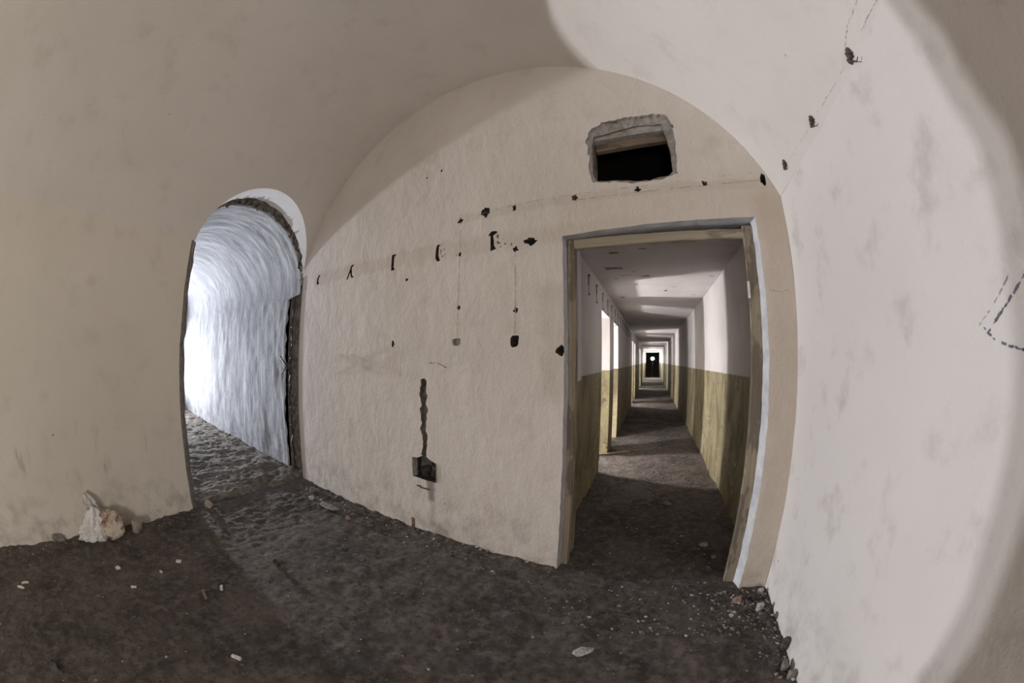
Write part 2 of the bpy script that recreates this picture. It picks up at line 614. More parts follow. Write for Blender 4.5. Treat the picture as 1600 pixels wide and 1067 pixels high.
def alpha_at(y, z):              # left-hand parameter where the vault has height z
    c, cz, R, am = vault_circle(y)
    return -math.acos(max(-1, min(1, (z - cz) / R))) / am


for y in ysamp:
    a0 = -1.0
    if AYL <= y <= AYR and arch_z(y) > ZS:
        a0 = alpha_at(y, arch_z(y))
    for k in range(NA + 1):
        vs.append(vault_pt(a0 + (1 - a0) * k / NA, y))
# final rows run onto the far wall, which is not square to the vault
for r in (0.5, 1.0):
    for k in range(NA + 1):
        p = vs[(len(ysamp) - 1) * (NA + 1) + k]
        yt = ye(p.x) + 0.02
        q = vault_pt(-1 + 2 * k / NA, ylast + (yt - ylast) * r)
        vs.append(q)
rows = len(ysamp) + 2
# the right-hand end of the far wall lies nearer than the last full row: pull rows that overshoot back to it
for i, p in enumerate(vs):
    lim = ye(p.x) + 0.02
    if p.y > lim:
        a = (p.x - vault_circle(p.y)[0])
        vs[i] = Vector((p.x, lim, p.z))
for j in range(rows - 1):
    for k in range(NA):
        fs.append((j * (NA + 1) + k, j * (NA + 1) + k + 1, (j + 1) * (NA + 1) + k + 1, (j + 1) * (NA + 1) + k))
struct(mesh_obj('ceiling', vs, fs, M_VAULT, smooth=True))

# ------------------------------------------------------------------ left wall with a broken edge at the opening
nL = 60


def left_wall(u, v):
    yedge = AYL - 0.035 + 0.006 * fbm(v * 9, 1.7, 2.2)
    y = BACK + u * (yedge - BACK)
    return Vector((xl(y) + 0.004 * fbm(y * 1.5, v * 3, 6.1), y, -0.05 + v * (ZS + 0.052)))


p1 = grid(nL, 40, left_wall)
wl = struct(mesh_obj('wall_left', p1[0], p1[1], M_LEFT, smooth=True))


def left_edge(u, v):
    z = -0.05 + v * (ZS + 0.05)
    yedge = AYL - 0.035 + 0.006 * fbm(v * 9, 1.7, 2.2)
    y = yedge + u * (0.062 + 0.012 * fbm(z * 7, 4.2, 1.1))
    d = 0.055 * u ** 1.6 + (0.008 * fbm(z * 16, u * 5, 3.3) if 0 < u < 1 else 0)
    return Vector((xl(y) - d, y, z))


p = grid(6, 90, left_edge)
mesh_obj('broken_edge', p[0], p[1], M_EDGE, wl, smooth=False)


def left_jamb(u, v):
    z = -0.05 + v * (AZ + 0.05)
    y = AYL + 0.027 + 0.012 * fbm(z * 7, 4.2, 1.1)
    return Vector((xl(y) - 0.055 - u * 0.42, y, z))


p = grid(6, 40, left_jamb)
mesh_obj('jamb', p[0], p[1], M_INTR, wl, smooth=True)

# back and right walls
bx0, bx1 = xl(BACK), xr(BACK)
pts = [(bx0, -0.05), (bx1, -0.05)] + [(vault_pt(1 - 2 * k / 40, BACK).x, vault_pt(1 - 2 * k / 40, BACK).z) for k in range(41)]
rv, rf = plate(pts, [])
struct(mesh_obj('wall_back', [Vector((q.x, BACK + 0.002, q.y)) for q in rv], rf, M_LEFT))
p = grid(80, 40, lambda u, v: (lambda y: Vector((xr(y) + 0.005 * fbm(y * 1.7, v * 3, 2.4), y, -0.05 + v * (ZS + 0.052))))(BACK + u * (ye(0.8) + 0.03 - BACK)))
wr = struct(mesh_obj('wall_right', p[0], p[1], M_RIGHT, smooth=True))

# ------------------------------------------------------------------ far wall with its holes
DL, DR, DT = -0.642, 0.470, 2.045
sl = -3.392
arc = []
for k in range(61):
    a = 1 - 2 * k / 60
    y = ye(vault_pt(a, 2.0).x)
    q = vault_pt(a, y)
    arc.append(((q.x - sin(PHI) * DE) / cos(PHI), q.z))
outer = [(arc[-1][0] - 0.0, -0.05), (DL, -0.05)] + ragged([(DL, -0.05), (DL - 0.002, 1.0), (DL - 0.012, DT - 0.02), (DL + 0.45, DT), (DR - 0.01, DT + 0.012), (DR + 0.004, 1.0), (DR + 0.010, -0.05)], 0.035, 0.004, 3, closed=False)[1:] + [(arc[0][0], -0.05)] + arc

rng = random.Random(5)
holes = []       # (name, outline, depth, side material, back material)


def blob(s, z, w_, h_, seed, amp=0.25, n=14, p=2.0):
    out = []
    for k in range(n):
        a = 2 * PI * k / n
        r = 1 + amp * (noise.noise(Vector((cos(a) * 1.6, sin(a) * 1.6, seed * 3.7))) * 1.6)
        ca, sa = cos(a), sin(a)
        e = (abs(ca) ** p + abs(sa) ** p) ** (-1 / p)
        out.append((s + ca * e * w_ / 2 * r, z + sa * e * h_ / 2 * r))
    return out


SLOTS = [
    (-3.086, 2.037, [(-0.020, -0.036), (0.004, -0.052), (0.028, -0.040), (0.010, -0.018), (0.014, 0.012), (0.040, 0.040), (0.012, 0.046), (-0.018, 0.008)]),
    (-2.548, 2.034, [(-0.055, -0.060), (-0.035, -0.062), (-0.008, -0.005), (0.012, -0.050), (0.045, -0.055), (0.045, -0.045), (0.026, -0.036), (0.010, 0.035), (0.04, 0.055), (0.035, 0.064), (0.0, 0.058)]),
    (-2.011, 2.036, [(-0.016, -0.062), (0.012, -0.066), (0.026, -0.055), (0.012, -0.045), (0.010, 0.042), (0.034, 0.062), (-0.018, 0.064)]),
    (-1.562, 2.040, [(-0.022, -0.03), (-0.004, -0.062), (0.022, -0.060), (0.004, -0.02), (0.006, 0.048), (0.028, 0.060), (-0.012, 0.062), (-0.022, 0.03)]),
    (-1.122, 2.059, [(-0.012, -0.070), (0.030, -0.058), (0.012, -0.035), (0.006, 0.035), (0.038, 0.052), (0.030, 0.064), (-0.006, 0.066), (-0.022, 0.055), (-0.034, 0.04), (-0.015, 0.036)])]
for k, (s, z, pl) in enumerate(SLOTS):
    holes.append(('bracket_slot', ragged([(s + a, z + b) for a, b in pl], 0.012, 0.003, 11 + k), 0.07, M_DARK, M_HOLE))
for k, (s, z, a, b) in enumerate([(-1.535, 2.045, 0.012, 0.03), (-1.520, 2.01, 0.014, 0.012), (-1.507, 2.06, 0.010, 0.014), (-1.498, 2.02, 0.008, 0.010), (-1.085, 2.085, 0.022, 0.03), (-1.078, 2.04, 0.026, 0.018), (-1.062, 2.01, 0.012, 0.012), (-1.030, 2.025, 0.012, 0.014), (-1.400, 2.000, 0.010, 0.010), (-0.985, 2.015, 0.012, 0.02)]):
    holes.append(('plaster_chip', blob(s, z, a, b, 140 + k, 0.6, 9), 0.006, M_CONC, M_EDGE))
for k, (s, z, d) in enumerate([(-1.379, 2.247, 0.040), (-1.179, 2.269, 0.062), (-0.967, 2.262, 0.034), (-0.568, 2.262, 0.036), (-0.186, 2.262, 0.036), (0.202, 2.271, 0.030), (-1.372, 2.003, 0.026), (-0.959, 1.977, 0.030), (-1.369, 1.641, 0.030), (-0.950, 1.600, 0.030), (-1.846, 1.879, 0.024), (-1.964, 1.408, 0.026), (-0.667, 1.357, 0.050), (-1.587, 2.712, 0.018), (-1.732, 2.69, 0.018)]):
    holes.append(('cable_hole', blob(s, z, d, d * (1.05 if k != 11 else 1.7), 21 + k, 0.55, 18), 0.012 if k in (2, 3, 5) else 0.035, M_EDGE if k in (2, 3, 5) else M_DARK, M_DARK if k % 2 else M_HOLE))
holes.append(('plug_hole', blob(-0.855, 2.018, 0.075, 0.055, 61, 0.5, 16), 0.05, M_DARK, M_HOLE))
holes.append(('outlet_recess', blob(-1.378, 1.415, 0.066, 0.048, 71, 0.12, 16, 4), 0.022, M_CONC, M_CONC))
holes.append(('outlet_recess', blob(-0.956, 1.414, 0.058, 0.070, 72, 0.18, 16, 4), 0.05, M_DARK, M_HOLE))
holes.append(('cable_hole', blob(0.553, 2.285, 0.034, 0.075, 73, 0.35), 0.05, M_DARK, M_HOLE))
# chiselled chase and broken switch box
ch = [(-1.678, 0.614), (-1.630, 0.614), (-1.626, 0.70), (-1.615, 0.77), (-1.632, 0.80), (-1.624, 0.90), (-1.614, 0.95), (-1.632, 0.99), (-1.616, 1.05), (-1.634, 1.08), (-1.624, 1.15), (-1.645, 1.165), (-1.678, 1.155), (-1.688, 1.05), (-1.672, 0.99), (-1.686, 0.95), (-1.672, 0.86), (-1.682, 0.80), (-1.660, 0.72)]
holes.append(('cable_chase', ragged(ch, 0.013, 0.009, 81), 0.034, M_ROUGH, M_ROUGH))
bxp = [(-1.768, 0.437), (-1.560, 0.430), (-1.545, 0.440), (-1.543, 0.572), (-1.60, 0.590), (-1.640, 0.612), (-1.668, 0.612), (-1.715, 0.590), (-1.768, 0.585)]
holes.append(('box_recess', ragged(bxp, 0.03, 0.005, 83), 0.10, M_DARK, M_ROUGH))
vent = ragged([(-0.445, 2.345), (-0.30, 2.325), (-0.16, 2.300), (0.0, 2.325), (0.050, 2.345), (0.075, 2.55), (0.085, 2.68), (0.060, 2.765), (0.030, 2.785), (-0.15, 2.800), (-0.36, 2.785), (-0.44, 2.73), (-0.474, 2.66), (-0.462, 2.52), (-0.474, 2.42)], 0.017, 0.013, 91)

rv, rf = plate(outer, [h[1] for h in holes] + [vent])
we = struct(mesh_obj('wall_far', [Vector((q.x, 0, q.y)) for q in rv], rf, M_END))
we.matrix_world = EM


def recess(name, outline, depth, sm, bmx, shrink=0.82):
    n = len(outline)
    cx, cz = sum(p[0] for p in outline) / n, sum(p[1] for p in outline) / n
    vs, fs = [], []
    rings = 3
    for r in range(rings + 1):
        f = r / rings
        for i, p_ in enumerate(outline):
            k = 1 - (1 - shrink) * f
            j = 0.0 if r == 0 else 0.004 * noise.noise(Vector((p_[0] * 60, p_[1] * 60, r * 3.1)))
            vs.append(Vector((cx + (p_[0] - cx) * k + j if shrink < 1 else p_[0] + j, depth * f, cz + (p_[1] - cz) * k + j if shrink < 1 else p_[1] + j)))
    for r in range(rings):
        for i in range(n):
            fs.append((r * n + i, r * n + (i + 1) % n, (r + 1) * n + (i + 1) % n, (r + 1) * n + i))
    idx = [0] * len(fs)
    rv, rf = plate([(v.x, v.z) for v in vs[-n:]], [])
    b0 = len(vs)
    vs += [Vector((q.x, depth + 0.010 * noise.noise(Vector((q.x * 40, q.y * 40, 2.0))), q.y)) for q in rv]
    fs += [tuple(b0 + i for i in f) for f in rf]
    idx += [1] * len(rf)
    o = mesh_obj(name, vs, fs, None, None, mats=[sm, bmx], idx=idx)
    o.parent = we
    return o


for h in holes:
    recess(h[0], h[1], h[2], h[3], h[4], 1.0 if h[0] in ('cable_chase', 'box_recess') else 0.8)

# crumbled concrete margin round the vent, set back from the plaster face
inner = ragged([(-0.430, 2.362), (-0.30, 2.350), (-0.16, 2.325), (0.0, 2.345), (0.030, 2.372), (0.036, 2.52), (0.012, 2.715), (-0.13, 2.728), (-0.425, 2.690), (-0.440, 2.62), (-0.442, 2.52), (-0.448, 2.43)], 0.022, 0.006, 95)
rvm, rfm = plate(vent, [inner])
vs = [Vector((q.x, 0.022 + 0.010 * noise.noise(Vector((q.x * 30, q.y * 30, 4.0))), q.y)) for q in rvm]
fs = list(rfm)
n = len(vent)
b0 = len(vs)
vs += [Vector((p_[0], 0, p_[1])) for p_ in vent] + [Vector((p_[0], 0.022, p_[1])) for p_ in vent]
fs += [(b0 + i, b0 + (i + 1) % n, b0 + n + (i + 1) % n, b0 + n + i) for i in range(n)]
o = mesh_obj('vent_margin', vs, fs, M_CONC)
o.parent = we
n = len(inner)
vs = [Vector((p_[0], 0.016, p_[1])) for p_ in inner] + [Vector((p_[0], 0.06, p_[1])) for p_ in inner] + [Vector((p_[0] * 1.0, 0.13, p_[1])) for p_ in inner]
fs = [(r * n + i, r * n + (i + 1) % n, (r + 1) * n + (i + 1) % n, (r + 1) * n + i) for r in range(2) for i in range(n)]
o = mesh_obj('vent_throat', vs, fs, M_ROUGH)
o.parent = we
# timber lintels in the vent and the duct behind it
for (z0, z1, t0, t1, m) in ((2.672, 2.735, 0.030, 0.075, M_CONC), (2.618, 2.70, 0.075, 0.115, M_PLANK)):
    b = box(-0.43, 0.045, t0, t1, z0, z1)
    for v in b[0]:
        v.z += 0.045 * (v.x + 0.2) * 1.0
    o = mesh_obj('lintel', b[0], b[1], m)
    o.parent = we
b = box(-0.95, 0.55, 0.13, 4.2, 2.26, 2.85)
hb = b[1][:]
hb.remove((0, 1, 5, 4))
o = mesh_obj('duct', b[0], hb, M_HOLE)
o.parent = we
# ring that closes the duct mouth round the throat
rvm, rfm = plate([(-0.95, 2.26), (0.55, 2.26), (0.55, 2.85), (-0.95, 2.85)], [inner])
o = mesh_obj('duct_mouth', [Vector((q.x, 0.13, q.y)) for q in rvm], rfm, M_HOLE)
o.parent = we
# ragged masonry lumps inside the broken box
for k, (s, z, r) in enumerate([(-1.70, 0.475, 0.045), (-1.60, 0.465, 0.04), (-1.62, 0.545, 0.03)]):
    bm = bmesh.new()
    bmesh.ops.create_icosphere(bm, subdivisions=2, radius=r)
    for v in bm.verts:
        v.co *= 1 + 0.35 * noise.noise(v.co * 40 + Vector((k, 0, 0)))
        v.co += Vector((s, 0.085, z))
    bm_obj('masonry_lump', bm, M_DARK, we)
# flaked patch under the box with a little stub
bm = bmesh.new()
o = mesh_obj('rim', *join([box(-1.772, -1.764, -0.004, 0.05, 0.437, 0.588), box(-1.546, -1.538, -0.004, 0.05, 0.435, 0.575)]), M_CONC)
o.parent = we
bm.free()
o = mesh_obj('stub', *join([box(-1.725, -1.690, -0.012, 0.0, 0.372, 0.380), box(-1.70, -1.62, -0.005, 0.0, 0.362, 0.370)]), M_METAL)
o.parent = we


def ribbon(name, pts, wid, mat, parent, off=-0.0012, gap=0.0, seed=1):
    """thin scored line on the far wall (s, z) with broken stretches"""
    V, F = [], []
    r = random.Random(seed)
    P = ragged([Vector(p) for p in pts], 0.02, 0.002, seed, closed=False)
    for a, b in zip(P[:-1], P[1:]):
        if r.random() < gap:
            continue
        d = (b - a).normalized()
        nn = Vector((-d.y, d.x)) * wid * (0.35 + 0.9 * r.random()) / 2
        k = len(V)
        V += [Vector((q.x, off, q.y)) for q in (a - nn, b - nn, b + nn, a + nn)]
        F.append((k, k + 1, k + 2, k + 3))
    o = mesh_obj(name, V, F, mat)
    o.parent = parent
    return o


ribbon('score_line', [(-1.378, 2.24), (-1.372, 2.0), (-1.37, 1.44)], 0.004, M_LINE, we, gap=0.25, seed=2)
ribbon('score_line', [(-0.958, 1.97), (-0.952, 1.6), (-0.955, 1.46)], 0.005, M_LINE, we, gap=0.12, seed=3)
ribbon('score_line', [(-1.36, 2.25), (-0.967, 2.285), (-0.568, 2.285), (-0.186, 2.283), (0.202, 2.30), (0.60, 2.335)], 0.003, M_LINE, we, gap=0.5, seed=4)
ribbon('score_line', [(-0.56, 2.245), (-0.186, 2.245), (0.202, 2.255), (0.58, 2.28)], 0.004, M_LINE, we, gap=0.2, seed=5)
ribbon('score_line', [(-1.60, 1.275), (-1.53, 1.275), (-1.455, 1.245)], 0.006, M_MARK, we, gap=0.3, seed=6)
ribbon('score_line', [(-1.455, 1.235), (-1.49, 1.205)], 0.003, M_LINE, we, gap=0.3, seed=7)
ribbon('score_line', [(0.49, 1.66), (0.56, 1.645), (0.60, 1.66)], 0.003, M_LINE, we, gap=0.0, seed=8)

# reveal of the door opening (front part plain plaster, rear part painted like the corridor)
def strip(path, t0, t1, taper=0.0, step=0.06, seed=1):
    P = ragged([Vector(p) for p in path], step, 0.003, seed, closed=False)
    V = []
    for t in (t0, (t0 + t1) / 2, t1):
        V += [Vector((p.x, t, p.y)) for p in P]
    n = len(P)
    return V, [(r * n + i, r * n + i + 1, (r + 1) * n + i + 1, (r + 1) * n + i) for r in range(2) for i in range(n - 1)]


dpath = ragged([(DL, -0.05), (DL - 0.002, 1.0), (DL - 0.012, DT - 0.02), (DL + 0.45, DT), (DR - 0.01, DT + 0.012), (DR + 0.004, 1.0), (DR + 0.010, -0.05)], 0.035, 0.004, 3, closed=False)


def dreveal(pth, t0, t1, splay=0.0):
    V = []
    n = len(pth)
    for k_, t in enumerate((t0, t1)):
        V += [Vector((p_.x - k_ * splay * (1.2 - 0.35 * p_.y), t, p_.y)) for p_ in pth]
    return V, [(i, i + 1, n + i + 1, n + i) for i in range(n - 1)]


i_l = min(range(len(dpath)), key=lambda i: (dpath[i] - Vector((DL - 0.012, DT - 0.02))).length)
i_r = min(range(len(dpath)), key=lambda i: (dpath[i] - Vector((DR - 0.01, DT + 0.012))).length)
for nm, a, b, m in (('reveal', 0, i_l, M_REV), ('reveal_head', i_l, i_r, M_REV), ('reveal', i_r, len(dpath) - 1, M_REVR)):
    V, F = dreveal(dpath[a:b + 1], 0.0, 0.17 if m is M_REV else 0.085, 0.0 if m is M_REV else 0.028)
    o = mesh_obj(nm, V, F, m)
    o.parent = we
RL, RR, RT = -0.630, 0.424, 2.02
o = mesh_obj('reveal_rear', *join([
    rect((RL, 0.14, -0.05), (RL, WALL_T, -0.05), (RL, WALL_T, RT), (RL, 0.14, RT)),
    rect((RR, 0.14, -0.05), (RR, WALL_T, -0.05), (RR, WALL_T, RT), (RR, 0.14, RT)),
    rect((RL, 0.14, RT), (RL, WALL_T, RT), (RR, WALL_T, RT), (RR, 0.14, RT)),
    rect((-1.1, WALL_T, -0.05), (RL, WALL_T, -0.05), (RL, WALL_T, 2.4), (-1.1, WALL_T, 2.4)),
    rect((RR, WALL_T, -0.05), (0.95, WALL_T, -0.05), (0.95, WALL_T, 2.4), (RR, WALL_T, 2.4)),
    rect((RL, WALL_T, RT), (RR, WALL_T, RT), (RR, WALL_T, 2.4), (RL, WALL_T, 2.4)),
    rect((RL - 0.05, 0.14, -0.05), (RL, 0.14, -0.05), (RL, 0.14, RT + 0.05), (RL - 0.05, 0.14, RT + 0.05)),
    rect((RR + 0.05, 0.14, -0.05), (RR, 0.14, -0.05), (RR, 0.14, RT + 0.05), (RR + 0.05, 0.14, RT + 0.05)),
]), M_CORR)
o.parent = we

# timber door frame
door = empty('door_1', (0, 0, 0))
door.matrix_world = EM
struct(door)


def timber(name, x0, x1, t0, t1, z0, z1, mat, seed, axis):
    """plank with chipped edges"""
    bm = bmesh.new()
    n = 34
    L0, L1 = (z0, z1) if axis == 2 else (x0, x1)
    rings = []
    for i in range(n + 1):
        l = L0 + (L1 - L0) * i / n
        def ch(k): return max(0, noise.noise(Vector((l * 9, seed * 2.3, k * 5.1)))) * 0.012 + 0.003
        c = [ch(k) for k in range(4)]
        if axis == 2:
            pr = [(x0 + c[0], t0), (x1 - c[1], t0), (x1, t0 + c[1]), (x1, t1), (x0, t1), (x0, t0 + c[0])]
            ring = [bm.verts.new((a, b, l)) for a, b in pr]
        else:
            pr = [(z0 + c[0], t0), (z1 - c[1], t0), (z1, t0 + c[1]), (z1, t1), (z0, t1), (z0, t0 + c[0])]
            ring = [bm.verts.new((l, b, a)) for a, b in pr]
        rings.append(ring)
    for a, b in zip(rings[:-1], rings[1:]):
        for k in range(6):
            bm.faces.new((a[k], a[(k + 1) % 6], b[(k + 1) % 6], b[k]))
    bm.faces.new(rings[0])
    bm.faces.new(rings[-1][::-1])
    return bm_obj(name, bm, mat, door)


timber('jamb', DL - 0.006, -0.604, 0.075, 0.125, -0.03, 2.020, M_WOODF, 1, 2)
timber('stop', DL - 0.006, -0.618, 0.125, 0.165, -0.03, 2.020, M_WOODF, 2, 2)
timber('jamb', 0.388, DR - 0.018, 0.075, 0.125, -0.03, 2.035, M_WOODF, 3, 2)
timber('stop', 0.404, DR - 0.012, 0.125, 0.165, -0.03, 2.020, M_WOODF, 4, 2)
timber('head', -0.606, 0.392, 0.078, 0.128, 1.966, 2.022, M_WOODH, 5, 0)
timber('head_stop', -0.62, 0.43, 0.128, 0.168, 1.984, 2.032, M_WOODF, 6, 0)
o = mesh_obj('hinge', *join([box(0.3855, 0.3885, 0.078, 0.10, 1.63, 1.72), box(0.383, 0.395, 0.070, 0.078, 1.63, 1.72)]), M_WHITE)
o.parent = door
o['label'] = 'pale strip of an old hinge'

# ------------------------------------------------------------------ arched opening and tunnel on the left
XI = -0.02                      # depth of the smooth arch behind the wall face
V, F = [], []
ny, nd = 64, 8
ang = [PI * i / ny for i in range(ny + 1)]
for i in range(ny + 1):
    y, z = AY - AR * cos(ang[i]), AZ + AR * sin(ang[i])
    if z > ZS:
        xs = vault_pt(alpha_at(y, z), y).x
    else:
        xs = xl(y)
    for k in range(nd + 1):
        f = k / nd
        V.append(Vector((xs + (xl(y) + XI - xs) * f + (0.030 * fbm(y * 14, z * 14, 3.9) if k == nd else 0), y, z)))
for i in range(ny):
    for k in range(nd):
        F.append((i * (nd + 1) + k, i * (nd + 1) + k + 1, (i + 1) * (nd + 1) + k + 1, (i + 1) * (nd + 1) + k))
arch = struct(mesh_obj('arch_lining', V, F, M_INTR, smooth=True))
arch.name = 'trim_1'


def tun_r(x): return 2.30 + 0.055 * (-3.55 - x)
def tun_l(x): return 0.80 - 0.0 * x


def tun_profile(f, x):          # f 0..1: right floor -> right springing -> crown -> left floor
    yr, yl_ = tun_r(x), tun_l(x)
    zs = 2.00
    r = (yr - yl_) / 2
    yc = (yr + yl_) / 2
    hgt = 0.69
    if f < 0.36:
        return yr, -0.05 + (zs + 0.05) * f / 0.36
    if f > 0.64:
        return yl_, -0.05 + (zs + 0.05) * (1 - f) / 0.36
    a = PI * (f - 0.36) / 0.28
    return yc + r * cos(a), zs + hgt * sin(a)


def tunnel_pt(u, v):
    x0 = -3.30
    if v < 0.46:                 # the wall below the springing was torn back further
        g = max(0.0, min(1.0, (0.46 - v) / 0.10))
        x0 -= 0.10 * g + (0.26 if v < 0.352 else 0.0)
    x = x0 - 0.03 * fbm(v * 40, 2.0, 5.0) * (1 if u == 0 else 0) - (u ** 1.4) * 8.6
    y, z = tun_profile(v, x)
    yc = (tun_r(x) + tun_l(x)) / 2
    d = Vector((0, yc - y, 1.3 - z if z > 2 else 0)).normalized()
    k = 0.018 * fbm(x * 2.2, y * 1.4, z * 1.4) + 0.006 * fbm(x * 14, y * 3, z * 3, 4)
    if u == 0:
        k += 0.016 * fbm(v * 60, 3.0, 9.0) - 0.012
    return Vector((x, y, z)) + d * k


V, F = grid(150, 150, tunnel_pt)
struct(mesh_obj('wall_tunnel', V, F, M_TUN, smooth=True))
xe = -3.3 - 8.4
V, F = rect((xe + 0.05, 0.6, -0.1), (xe + 0.05, 3.0, -0.1), (xe + 0.05, 3.0, 2.8), (xe + 0.05, 0.6, 2.8))
struct(mesh_obj('wall_tunnel_end', V, F, M_TUN))

# ragged ring of broken masonry between arch lining and tunnel vault
V, F = [], []
nr = 6
N = 140
for i in range(N + 1):
    f = 0.36 + 0.28 * i / N
    a = PI * i / N
    yo, zo = AY + (AR + 0.01) * cos(a), AZ + (AR + 0.01) * sin(a)
    xo = xl(yo) + XI + 0.012
    q = tunnel_pt(0, f)
    q2 = Vector((q.x - 0.01, q.y, q.z))
    for k in range(nr + 1):
        t = k / nr
        p_ = Vector((xo, yo, zo)).lerp(q2, t)
        if 0 < k < nr:
            jj = 0.055 * fbm(i * 0.35, k * 1.3, 3.0)
            p_ += Vector((-0.02 * abs(fbm(i * 0.5, k * 2.0, 7.0)) - 0.015, jj * cos(a) * 0.7, jj * sin(a)))
        V.append(p_)
for i in range(N):
    for k in range(nr):
        F.append((i * (nr + 1) + k, i * (nr + 1) + k + 1, (i + 1) * (nr + 1) + k + 1, (i + 1) * (nr + 1) + k))
mesh_obj('broken_masonry', V, F, M_ROUGH, arch)


# right jamb: torn-out frame recess of rough masonry between the room corner and the tunnel wall
def torn(u, v):
    z = -0.05 + v * (AZ + 0.07)
    x0, y0 = -3.215, 2.188
    x1, y1 = -3.60, tun_r(-3.6) + 0.01
    path = [(x0, y0), (x0 - 0.03, y0 + 0.10), (x0 - 0.16, y0 + 0.17), (x0 - 0.27, y0 + 0.17), (x1 + 0.02, y1 + 0.05), (x1, y1)]
    f = u * (len(path) - 1)
    i = min(int(f), len(path) - 2)
    t = f - i
    x = path[i][0] + (path[i + 1][0] - path[i][0]) * t
    y = path[i][1] + (path[i + 1][1] - path[i][1]) * t
    k = 0.035 * sin(PI * u)
    return Vector((x + k * fbm(z * 6, u * 6, 1.9), y + k * fbm(z * 9, u * 8, 6.9) - 0.05 * max(0, noise.noise(Vector((z * 5, u * 3, 2.0)))) * sin(PI * u), z))


p = grid(20, 130, torn)
mesh_obj('torn_jamb', p[0], p[1], M_ROUGH, arch)
# covers behind: close the gap above and outside the torn jamb
V, F = grid(30, 4, lambda u, v: Vector((xl(AYR) + 0.02 - v * 0.45, AYR - 0.05 + v * 0.16, AZ - 0.02 + u * 0.0)))
mesh_obj('ledge', V, F, M_ROUGH, arch)

# ------------------------------------------------------------------ corridor
DOORS = []
for off in ROOM_OFF:
    DOORS += [(4.11 + off, 4.92 + off), (5.42 + off, 6.16 + off)]
DH = 1.885
TW = 0.16
parts = []
ystart = ye(CL) + WALL_T - 0.02
y = ystart
for a, b in DOORS:
    parts.append(box(CL - TW, CL, y, a, -0.05, CZ + 0.02))
    parts.append(box(CL - TW, CL, a, b, DH, CZ + 0.02))
    y = b
parts.append(box(CL - TW, CL, y, CEND, -0.05, CZ + 0.02))
struct(mesh_obj('wall_corridor_left', *join(parts), M_CORR))
struct(mesh_obj('wall_corridor_right', *box(CR, CR + 0.1, ye(CR) + WALL_T - 0.02, CEND, -0.05, CZ + 0.02), M_CORR))
cc = struct(mesh_obj('ceiling_corridor', *box(CL - 0.1, CR + 0.1, ye(0.3) + WALL_T - 0.06, CEND, CZ, CZ + 0.06), M_CCEIL))
for k, (x_, y_, a_, b_) in enumerate([(-0.285, 2.89, 0.085, 0.05), (-0.35, 3.39, 0.17, 0.10), (-0.05, 3.77, 0.13, 0.07), (-0.25, 3.70, 0.16, 0.018), (-0.16, 4.17, 0.05, 0.05), (-0.38, 5.0, 0.06, 0.06), (-0.16, 3.55, 0.03, 0.03), (0.20, 4.6, 0.06, 0.05)]):
    pl = blob(x_, y_, a_, b_, 200 + k, 0.5, 16)
    rv, rf = plate(pl, [])
    mesh_obj('plaster_scar', [Vector((q.x, q.y, CZ - 0.0025)) for q in rv], rf, M_ROUGH, cc)
# end frame and dark chamber beyond
EX0, EX1, EZ = CL + 0.10, CR - 0.10, 2.02
struct(mesh_obj('wall_corridor_end', *join([box(CL - 0.1, EX0, CEND, CEND + 0.3, -0.05, 2.3), box(EX1, CR + 0.1, CEND, CEND + 0.3, -0.05, 2.3), box(EX0, EX1, CEND, CEND + 0.3, EZ, 2.3)]), M_CORR))
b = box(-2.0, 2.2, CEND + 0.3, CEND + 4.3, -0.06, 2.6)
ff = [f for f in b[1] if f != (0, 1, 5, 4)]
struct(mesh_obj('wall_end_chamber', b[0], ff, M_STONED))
for k, off in enumerate(ROOM_OFF):
    b = box(-3.3, CL - TW + 0.001, 3.35 + off, 7.35 + off, -0.02, 2.3)
    ff = [f for f in b[1] if f != (1, 3, 7, 5)]
    struct(mesh_obj('wall_side_room', b[0], ff, M_ROOM))

# raised dark pieces standing in for slots and holes in the corridor's left wall
for k in range(18):
    y = 2.75 + k * 0.48
    V, F = join([box(CL - 0.002, CL + 0.006, y, y + 0.030, 2.00, 2.085), box(CL - 0.002, CL + 0.012, y - 0.004, y + 0.05, 2.085, 2.095), box(CL - 0.002, CL + 0.004, y + 0.012, y + 0.019, 1.91, 2.002), box(CL - 0.002, CL + 0.010, y + 0.006, y + 0.028, 1.90, 1.918)])
    o = mesh_obj('corridor_slot', V, F, M_METAL)
    ordn = ['first', 'second', 'third', 'fourth', 'fifth', 'sixth', 'seventh', 'eighth', 'ninth', 'tenth', 'eleventh', 'twelfth', 'thirteenth', 'fourteenth', 'fifteenth', 'sixteenth', 'seventeenth', 'eighteenth'][k]
    tag(o, 'dark bracket high on the corridor wall, %s from the timber door frame' % ordn, 'slot', 'dark slots along the corridor')


